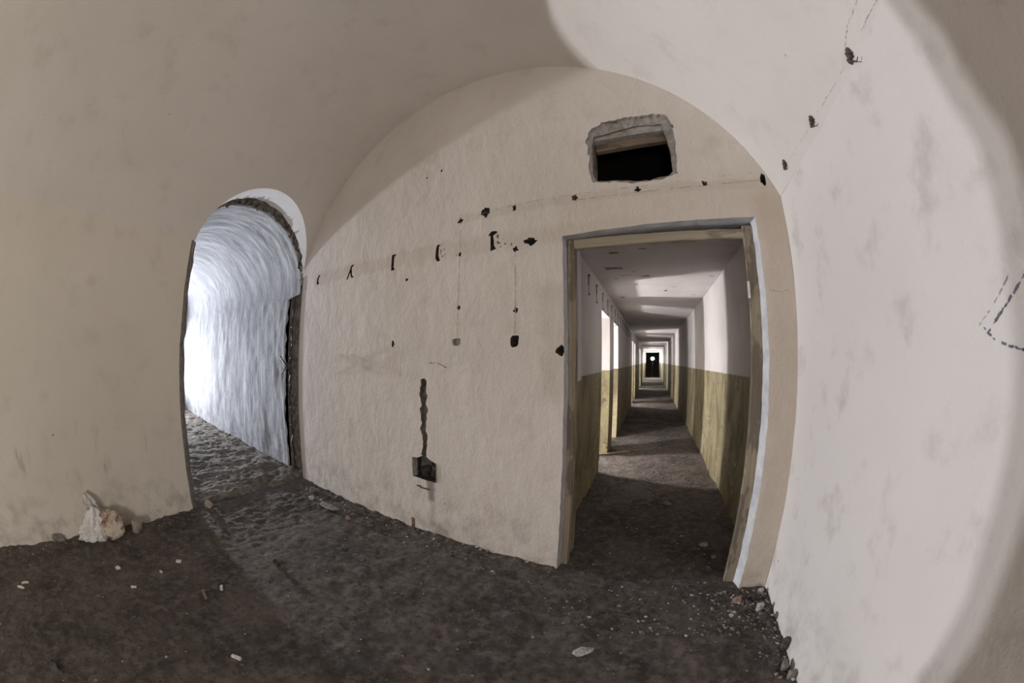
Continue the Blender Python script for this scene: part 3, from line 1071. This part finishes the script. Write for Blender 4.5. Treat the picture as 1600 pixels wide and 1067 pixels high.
# ------------------------------------------------------------------ lamps
def work_lamp(name, loc, aim, label, size=0.12, stand=True):
    root = empty(name, (loc.x, loc.y, 0.0))
    d = (Vector(aim) - loc)
    d.z = 0
    d.normalize()
    root.rotation_euler = (0, 0, math.atan2(-d.x, d.y))
    h = loc.z
    s = size
    mesh_obj('housing', *join([box(-s, s, -0.10, -0.04, h - s * 0.8, h + s * 0.8), box(-s * 1.08, s * 1.08, -0.045, -0.035, h - s * 0.88, h + s * 0.88)]), M_BODY, root)
    bm = bmesh.new()
    bmesh.ops.create_circle(bm, cap_ends=True, segments=24, radius=s * 0.72)
    bmesh.ops.rotate(bm, verts=bm.verts, matrix=Matrix.Rotation(PI / 2, 3, 'X'))
    bmesh.ops.translate(bm, verts=bm.verts, vec=(0, -0.028, h))
    bm_obj('lens', bm, M_LENS, root)
    tube([(0, -0.07, h - s * 0.8), (0, -0.07, 0.30)], 0.012, 8, M_BODY, 'pole', root)
    for k in range(3):
        a = 2 * PI * k / 3 + 0.5
        tube([(0, -0.07, 0.34), (0.22 * cos(a), -0.07 + 0.22 * sin(a), 0.03)], 0.009, 6, M_BODY, 'leg', root)
    return tag(root, label, 'lamp')


work_lamp('work_lamp', Vector((0.1, 29.95, 1.52)), (0.1, 0, 1.5), 'bright work lamp on a stand in the doorway at the far end of the corridor', 0.17)


# ------------------------------------------------------------------ loose things
def rock(name, x, y, sx, sy, sz, mat, label, seed, rz=0.0, group=None, jag=0.28, sink=0.25, cat='stone', zb=None, sub=3):
    r = random.Random(seed * 17 + 3)
    bm = bmesh.new()
    for _ in range(26 if sub > 2 else 14):
        d = Vector((r.gauss(0, 1), r.gauss(0, 1), r.gauss(0, 1))).normalized() * (1 - jag * r.random())
        bm.verts.new((d.x * sx / 2, d.y * sy / 2, max(-0.5, min(0.6, d.z)) * sz / 1.1))
    hull = bmesh.ops.convex_hull(bm, input=bm.verts)
    bmesh.ops.delete(bm, geom=list({g for g in hull['geom_interior'] + hull['geom_unused'] if isinstance(g, bmesh.types.BMVert)}), context='VERTS')
    bmesh.ops.bevel(bm, geom=list(bm.edges), offset=min(sx, sy, sz) * 0.06, segments=1, affect='EDGES', clamp_overlap=True)
    zmin = min(v.co.z for v in bm.verts)
    for v in bm.verts:
        v.co.z -= zmin
    o = bm_obj(name, bm, mat)
    o.location = (x, y, (floor_z(x, y) if zb is None else zb) - sz * sink * 0.35)
    o.rotation_euler = (0, 0, rz)
    return tag(o, label, cat, group)


G_R = 'rubble along the right wall'
rock('stone', -2.955, 0.295, 0.13, 0.14, 0.10, M_STONET, 'round tan stone on the floor right beside the plastic bag', 1, 0.3)
rock('stone', -3.10, 1.03, 0.10, 0.09, 0.065, M_STONET, 'pale tan stone at the foot of the left edge of the arched opening', 2, 0.8)
rock('rubble_chunk', -0.155, 1.265, 0.125, 0.07, 0.022, M_STONEL, 'flat pale grey plaster flake alone on the dark floor in the foreground', 3, 0.75, None, 0.35, 0.2, 'rubble')
rock('stone', 0.600, 1.735, 0.07, 0.045, 0.04, M_STONER, 'reddish stone on the floor before the right foot of the door frame', 4, 0.2)
rock('stone', 0.655, 1.715, 0.05, 0.045, 0.028, M_STONED, 'small dark stone touching the reddish stone near the door frame', 5, 0.2)
rock('stone', 0.715, 1.64, 0.055, 0.045, 0.060, M_STONEL, 'small white stone against the base of the right wall', 6, 0.2)
rock('stone', 0.735, 1.555, 0.095, 0.07, 0.065, M_STONED, 'black lump against the right wall below the small white stone', 7, 0.2)
rock('stone', 0.705, 1.76, 0.10, 0.08, 0.035, M_STONED, 'dark flat stone heaped in the corner between far wall and right wall', 8, 0.9)
rock('stone', 0.755, 1.185, 0.075, 0.06, 0.055, M_STONE, 'round grey stone at the right wall, larger of the nearest two', 9, 0.9)
rock('stone', 0.770, 1.115, 0.06, 0.05, 0.05, M_STONE, 'grey stone at the right wall, nearest to the bottom edge', 10, 0.1)
rock('stone', 0.775, 1.315, 0.045, 0.06, 0.085, M_STONED, 'upright dark shard leaning on the base of the right wall', 11, 0.1)
rock('stone', 0.545, 1.49, 0.028, 0.024, 0.018, M_STONER, 'tiny pinkish pebble on open floor in front of the rubble corner', 12, 0.1, sub=2)
rock('stone', 0.755, 1.80, 0.05, 0.04, 0.045, M_STONEL, 'pale pebble tucked in the corner where far and right walls meet', 13, 0.4)
rock('rubble_chunk', -2.42, 1.90, 0.34, 0.12, 0.030, M_STONE, 'flat grey plaster slab lying along the foot of the far wall', 14, -0.15, None, 0.3, 0.1, 'rubble')
rock('rubble_chunk', -2.20, 1.99, 0.26, 0.07, 0.028, M_STONED, 'narrow dark plaster slab just right of the flat grey slab', 15, -0.2, None, 0.3, 0.1, 'rubble')
rock('rubble_chunk', -2.86, 2.05, 0.09, 0.07, 0.05, M_STONE, 'grey rubble chunk in the corner between arched opening and far wall', 16, 0.6, None, 0.3, 0.1, 'rubble')
rock('rubble_chunk', -2.72, 1.93, 0.08, 0.05, 0.035, M_STONEL, 'pale rubble chip between the corner chunk and the flat grey slab', 17, 0.2, None, 0.3, 0.1, 'rubble')
rock('rubble_chunk', -2.12, 1.84, 0.055, 0.045, 0.035, M_STONER, 'small brownish lump on the floor below the narrow dark slab', 18, 0.2, None, 0.3, 0.1, 'rubble')
rock('rubble_chunk', -1.947, 1.015, 0.075, 0.05, 0.040, M_WIRE, 'small black crumpled scrap alone on the floor left of centre', 19, 0.2, None, 0.5, 0.1, 'scrap')
rock('stone', -1.70, -0.55, 0.10, 0.05, 0.03, M_STONED, 'dark shard on the floor at the lower left edge', 20, 0.5)
rock('stone', 0.219, 3.237, 0.10, 0.07, 0.025, M_STONE, 'flat grey stone in the middle of the corridor floor', 21, 0.2)
rock('stone', 0.478, 2.44, 0.09, 0.05, 0.03, M_STONER, 'brown clod on the corridor floor near the right jamb', 22, 0.2)
rock('stone', 0.53, 2.27, 0.05, 0.04, 0.03, M_STONE, 'small grey pebble on the corridor floor just inside the right jamb', 23, 0.2)
rock('rubble_chunk', -2.99, -0.40, 0.16, 0.06, 0.055, M_STONE, 'grey clod pressed against the left wall left of the plastic bag', 24, 1.5, None, 0.35, 0.1, 'rubble')
rock('rubble_chunk', -3.02, 0.66, 0.12, 0.06, 0.022, M_STONED, 'dark flat clod at the foot of the left wall near the opening', 25, 1.4, None, 0.35, 0.1, 'rubble')


def scrap(name, x, y, lx, ly, lz, rz, label, mat=M_WHITE, cat='litter', group=None):
    bm = bmesh.new()
    bmesh.ops.create_cube(bm, size=1)
    bmesh.ops.subdivide_edges(bm, edges=bm.edges, cuts=3, use_grid_fill=True)
    for v in bm.verts:
        v.co = Vector((v.co.x * lx, v.co.y * ly, v.co.z * lz))
        v.co += Vector((0, 0.15 * ly * noise.noise(Vector((v.co.x * 60, x * 9, 0))), 0.25 * lz * noise.noise(Vector((v.co.x * 80, v.co.y * 80, y * 7)))))
    o = bm_obj(name, bm, mat)
    o.location = (x, y, floor_z(x, y) + lz * 0.45)
    o.rotation_euler = (0, 0.04, rz)
    return tag(o, label, cat, group)


scrap('paper_scrap', -2.449, 0.023, 0.030, 0.028, 0.010, 0.3, 'square white scrap on the floor in front of the plastic bag')
scrap('paper_scrap', -2.341, 0.458, 0.034, 0.026, 0.010, 0.9, 'white scrap on the floor, farthest towards the arched opening')
scrap('cigarette_butt', -1.929, 0.587, 0.042, 0.016, 0.012, -0.5, 'white butt on the floor beside the short brown stick')
scrap('cigarette_butt', -2.480, -0.694, 0.055, 0.012, 0.010, 1.6, 'white butt at far left, upper of two crossed ones')
scrap('cigarette_butt', -2.425, -0.725, 0.055, 0.012, 0.010, 1.1, 'white butt at far left, lower of two crossed ones')
scrap('cigarette_butt', -2.204, 0.077, 0.036, 0.012, 0.010, 1.2, 'white butt on the floor between the square scrap and the stick')
scrap('cigarette_butt', -1.371, 0.359, 0.048, 0.016, 0.012, 0.45, 'white butt alone on the floor, lowest in the foreground')
scrap('paper_scrap', -2.286, 0.302, 0.022, 0.014, 0.008, 0.2, 'tiny white chip left of the farthest white scrap')
scrap('stick', -1.915, 0.462, 0.085, 0.020, 0.016, -0.25, 'short brown stick on the floor left of the white butt', M_PLANK, 'stick')
scrap('plank', -0.47, 4.98, 0.52, 0.05, 0.04, 0.62, 'old timber batten on the corridor floor at the first side doorway', M_PLANK, 'plank')
scrap('plank', -0.25, 5.25, 0.25, 0.03, 0.02, 0.2, 'short thin lath on the corridor floor beyond the batten', M_PLANK, 'plank')
scrap('stick', -1.60, 2.035, 0.02, 0.014, 0.10, 0.2, 'thin dark splinter standing against the foot of the far wall', M_PLANK, 'stick')

# plastic bag with rubbish against the left wall
bag = empty('plastic_bag', (-2.945, 0.02, floor_z(-2.9, 0)), 0.0)
tag(bag, 'crumpled white plastic bag of rubbish leaning on the left wall', 'bag')


def mat_bag():
    q = NT('thin_plastic', 0.35, 0.5)
    q.base(q.mix(q.ramp(q.noise(9, 5, 0.6), 0.35, 0.7), (0.86, 0.84, 0.83), (0.66, 0.62, 0.60)))
    q.bump(q.noise(40, 5, 0.6, None, 1.0), 0.005, 1.0)
    return q.m


def mat_contents():
    q = NT('mottled_rubbish', 0.7, 0.3)
    n = q.noise(17, 6, 0.65)
    col = q.mix(q.ramp(n, 0.42, 0.58), (0.58, 0.50, 0.42), (0.26, 0.20, 0.15))
    col = q.mix(q.math('MULTIPLY', q.ramp(q.noise(19, 4), 0.56, 0.63), 0.85), col, (0.08, 0.06, 0.05))
    col = q.mix(q.math('MULTIPLY', box_mask_yz(q, 0.020, 0.042, 0.09, 0.19), 0.7), col, (0.36, 0.13, 0.06))
    q.base(col)
    q.bump(n, 0.01, 1.0)
    return q.m


def box_mask_yz(q, y0, y1, z0, z1):
    X, Y, Z = q.xyz()
    nz = q.math('MULTIPLY', q.math('SUBTRACT', q.noise(30, 3), 0.5), 0.05)
    Y2 = q.math('ADD', q.math('SUBTRACT', Y, q.math('MULTIPLY', q.math('SUBTRACT', Z, 0.14), 0.9)), nz)
    a = q.math('MULTIPLY', q.ramp(Y2, y0 - 0.008, y0 + 0.004), q.ramp(Y2, y1 + 0.008, y1 - 0.004))
    b = q.math('MULTIPLY', q.ramp(Z, z0, z0 + 0.02), q.ramp(Z, z1, z1 - 0.02))
    return q.math('MULTIPLY', a, b)


M_BAG = mat_bag()
def crumple(p_, sc, amp):
    d, _ = noise.voronoi(p_ * sc + Vector((3.1, 1.7, 0.4)))
    return amp * (min(0.9, d[1] - d[0]) - 0.35)


bm = bmesh.new()
bmesh.ops.create_icosphere(bm, subdivisions=5, radius=1.0)
for v in bm.verts:
    p_ = v.co.copy()
    k = 1 + 0.30 * noise.noise(p_ * 1.1) + crumple(p_, 1.7, 0.55) + crumple(p_, 4.2, 0.20)
    p_ *= k
    z_ = max(p_.z, -0.72) * 0.095 + 0.068
    y_ = p_.y * 0.145 - 0.095
    x_ = p_.x * 0.075
    t_ = max(0, p_.z)
    z_ += 0.10 * t_ * max(0, 1 - abs(p_.y - 0.25) / 0.75)      # drawn up towards the handles
    v.co = Vector((x_, y_, z_))
bm_obj('sack', bm, M_BAG, bag, smooth=False)

# round mottled contents bulging out of the sack on the right
bm = bmesh.new()
bmesh.ops.create_icosphere(bm, subdivisions=4, radius=1.0)
tilt = Matrix.Rotation(math.radians(58), 3, 'Y') @ Matrix.Rotation(math.radians(8), 3, 'X')
for v in bm.verts:
    p_ = v.co.copy()
    rr = math.hypot(p_.x, p_.y)
    k = 1 + 0.12 * noise.noise(p_ * 1.5) + crumple(p_, 3.0, 0.10)
    q_ = Vector((p_.x * 0.115 * k, p_.y * 0.112 * k, p_.z * 0.042 * k - (0.012 if p_.z > 0 and rr < 0.8 else 0)))
    v.co = tilt @ q_ + Vector((0.045, 0.062, 0.104))
bm_obj('contents', bm, mat_contents(), bag, smooth=True)


def handle(u, v):
    h_ = v * 0.195
    wdt = 0.085 * (1 - v) ** 1.2 + 0.024 + 0.012 * sin(v * 11)
    a = (u - 0.5) * 2
    fold = crumple(Vector((u * 3, v * 2, 0.3)), 1.6, 0.035)
    y_ = -0.030 + a * wdt - 0.065 * v
    x_ = -0.030 + 0.020 * sin(u * 13 + v * 4) * (1 - 0.4 * v) + fold
    return Vector((x_, y_, 0.135 + h_ + 0.015 * noise.noise(Vector((u * 6, 0, v)))))


p = grid(26, 22, handle)
o = mesh_obj('handle', p[0], p[1], M_BAG, bag, smooth=False)
sm = o.modifiers.new('thick', 'SOLIDIFY')
sm.thickness = 0.002

# ------------------------------------------------------------------ wires and clamps
def wob(a, b, n, amp, seed):
    a, b = Vector(a), Vector(b)
    return [a.lerp(b, i / n) + Vector((noise.noise(Vector((i * 0.7, seed, 0))), noise.noise(Vector((i * 0.7, seed, 5))), 0.4 * noise.noise(Vector((i * 0.7, seed, 9))))) * amp * (1 if 0 < i < n else 0.3) for i in range(n + 1)]


wy = 2.235
tag(tube(wob((-3.40, wy, 1.92), (-3.44, wy, 1.02), 14, 0.025, 1.3), 0.006, 6, M_WIRE, 'hanging_cable'), 'black cable hanging down the torn right edge of the arched opening, upper piece', 'cable', 'cables at the arch')
tag(tube(wob((-3.43, wy, 1.0), (-3.40, wy, 0.12), 14, 0.03, 4.3), 0.007, 6, M_WIRE, 'hanging_cable'), 'black cable hanging down the torn right edge of the arched opening, lower piece', 'cable', 'cables at the arch')
tag(tube([(-3.30, 2.02, 1.285), (-3.24, 2.06, 1.20), (-3.205, 2.10, 1.115)], 0.008, 6, M_WIRE, 'wire_end'), 'black wire end sticking out beside the arch, sloping down to the right', 'wire', 'crossed wire ends at the arch')
tag(tube([(-3.29, 2.03, 1.11), (-3.24, 2.07, 1.20), (-3.19, 2.10, 1.27)], 0.007, 6, M_WIRE, 'wire_end'), 'black wire end sticking out beside the arch, sloping up to the right', 'wire', 'crossed wire ends at the arch')


def xs_right(y, z):
    if z <= ZS:
        return xr(y) + 0.005 * fbm(y * 1.7, 3 * (z + 0.05) / 2.232, 2.4)
    c, cz, R, am = vault_circle(y)
    return c + math.sqrt(R * R - (z - cz) ** 2)


def clamp(y, z, label, seed, hook):
    x = xs_right(y, z)
    root = empty('cable_clamp', (x, y, z))
    V, F = join([box(-0.014, 0.006, -0.014, 0.008, -0.012, 0.014), box(-0.018, 0.004, -0.022, -0.010, -0.006, 0.018), box(-0.010, 0.004, 0.006, 0.020, -0.018, 0.0)])
    V = [v + Vector((0, 0.006 * noise.noise(v * 70 + Vector((seed, 0, 0))), 0.006 * noise.noise(v * 70 + Vector((0, seed, 0))))) for v in V]
    mesh_obj('block', V, F, M_METAL, root)
    tube([(-0.008, 0.012, -0.008), (-0.012, 0.0, -0.024), (-0.012, -0.018 * hook, -0.036 * hook), (-0.010, -0.030 * hook, -0.030 * hook)], 0.0035, 6, M_METAL, 'hook', root, 0.5)
    tag(root, label, 'clamp', 'cable clamps on the right wall')


clamp(0.793, 2.201, 'rusty cable clamp with bent hook on the right wall, nearest and largest', 1, 1.4)
clamp(1.218, 2.224, 'rusty cable clamp on the right wall, middle one of three', 2, 0.8)
clamp(1.628, 2.242, 'rusty cable clamp on the right wall, closest to the far wall', 3, 0.5)


def wall_ribbon(name, pts, wid, mat, seed, gap):
    V, F = [], []
    r = random.Random(seed)
    P = ragged([Vector(p) for p in pts], 0.007, 0.003, seed, closed=False)
    for a, b in zip(P[:-1], P[1:]):
        if r.random() < gap:
            continue
        d = (b - a).normalized()
        nn = Vector((-d.y, d.x)) * wid * (0.3 + r.random()) / 2
        k = len(V)
        for q in (a - nn, b - nn, b + nn, a + nn):
            V.append(Vector((xs_right(q.x, q.y) - 0.002, q.x, q.y)))
        F.append((k, k + 1, k + 2, k + 3))
    o = mesh_obj(name, V, F, mat, wr)
    return o


wall_ribbon('crayon_mark', [(0.440, 1.440), (0.521, 1.388), (0.585, 1.342)], 0.0055, M_MARK, 3, 0.22)
wall_ribbon('crayon_mark', [(0.606, 1.365), (0.590, 1.348), (0.559, 1.328), (0.509, 1.313), (0.44, 1.300)], 0.0048, M_MARK, 4, 0.25)
wall_ribbon('crayon_mark', [(0.50, 1.44), (0.56, 1.395), (0.61, 1.36)], 0.003, M_LINE, 5, 0.45)
wall_ribbon('score_line', [(0.45, 2.190), (0.534, 2.193), (0.68, 2.202)], 0.0025, M_LINEP, 6, 0.35)
wall_ribbon('score_line', [(0.50, 2.245), (0.70, 2.249), (0.80, 2.225)], 0.0025, M_LINEP, 7, 0.35)
wall_ribbon('score_line', [(0.85, 2.205), (0.99, 2.213), (1.18, 2.224)], 0.0022, M_LINEP, 8, 0.6)
wall_ribbon('score_line', [(1.27, 2.225), (1.404, 2.229), (1.58, 2.238)], 0.0022, M_LINEP, 9, 0.5)

# ------------------------------------------------------------------ grit nobody could count
def grit(name, n, fn, seed, mats, label):
    r = random.Random(seed)
    V, F, I = [], [], []
    base = [Vector(v) for v in ((1, 0, 0), (-1, 0, 0), (0, 1, 0), (0, -1, 0), (0, 0, 1), (0, 0, -1))]
    fc = [(0, 2, 4), (2, 1, 4), (1, 3, 4), (3, 0, 4), (2, 0, 5), (1, 2, 5), (3, 1, 5), (0, 3, 5)]
    for _ in range(n):
        x, y, sz = fn(r)
        k = len(V)
        a = r.random() * 6.3
        e = Vector((1, 0.6 + 0.5 * r.random(), 0.4 + 0.4 * r.random())) * sz
        z = floor_z(x, y) + sz * 0.15
        if x < xl(y) - 0.1:
            z += 0.035
        for b_ in base:
            q = Vector((b_.x * e.x * (0.7 + 0.6 * r.random()), b_.y * e.y * (0.7 + 0.6 * r.random()), b_.z * e.z))
            V.append(Vector((x + q.x * cos(a) - q.y * sin(a), y + q.x * sin(a) + q.y * cos(a), z + q.z)))
        F += [tuple(i + k for i in f) for f in fc]
        I += [r.choices(range(len(mats)), weights=[5, 4, 1.2, 0.6][:len(mats)])[0]] * 8
    o = mesh_obj(name, V, F, None, None, mats=mats, idx=I)
    o['kind'] = 'stuff'
    o['label'] = label
    o['category'] = 'grit'
    return o


def g_room(r):
    while True:
        y = r.uniform(-1.3, 1.95)
        x = r.uniform(-3.0, 0.74)
        if xl(y) + 0.05 < x < xr(y) - 0.02 and y < ye(x) - 0.01:
            return x, y, 0.0018 + 0.008 * r.random() ** 4


def g_edges(r):
    k = r.random()
    if r.random() < 0.25:            # heap in the corner by the door frame
        y = 1.84 - 0.38 * r.random() ** 1.6
        x = 0.77 - 0.34 * r.random() ** 1.7
        return x, min(y, ye(x) - 0.012), 0.003 + 0.014 * r.random() ** 3
    if k < 0.40:
        x = r.uniform(-3.1, -0.5)
        return x, ye(x) - 0.01 - 0.22 * r.random() ** 2, 0.002 + 0.014 * r.random() ** 3
    if k < 0.75:
        y = r.uniform(0.2, 1.8)
        return xr(y) - 0.01 - 0.13 * r.random() ** 2, y, 0.002 + 0.013 * r.random() ** 3
    y = r.uniform(-1.2, 0.9)
    return xl(y) + 0.01 + 0.14 * r.random() ** 2, y, 0.002 + 0.010 * r.random() ** 3


def g_corr(r):
    y = 1.45 + 6.5 * r.random() ** 2.2
    x = r.uniform(CL + 0.02, CR - 0.02) if y > 2.3 else r.uniform(-0.4, 0.6)
    return x, y, 0.0020 + 0.012 * r.random() ** 4


grit('grit', 2600, g_room, 1, [M_STONED, M_STONE, M_STONEL, M_STONER], 'fine grit scattered over the dirt floor of the room')
grit('rubble_grit', 2200, g_edges, 2, [M_STONED, M_STONE, M_STONEL, M_STONER], 'crumbled grit gathered along the feet of the walls')
grit('corridor_grit', 2000, g_corr, 3, [M_STONED, M_STONE, M_STONEL, M_STONER], 'grit and chips on the corridor floor beyond the door frame')
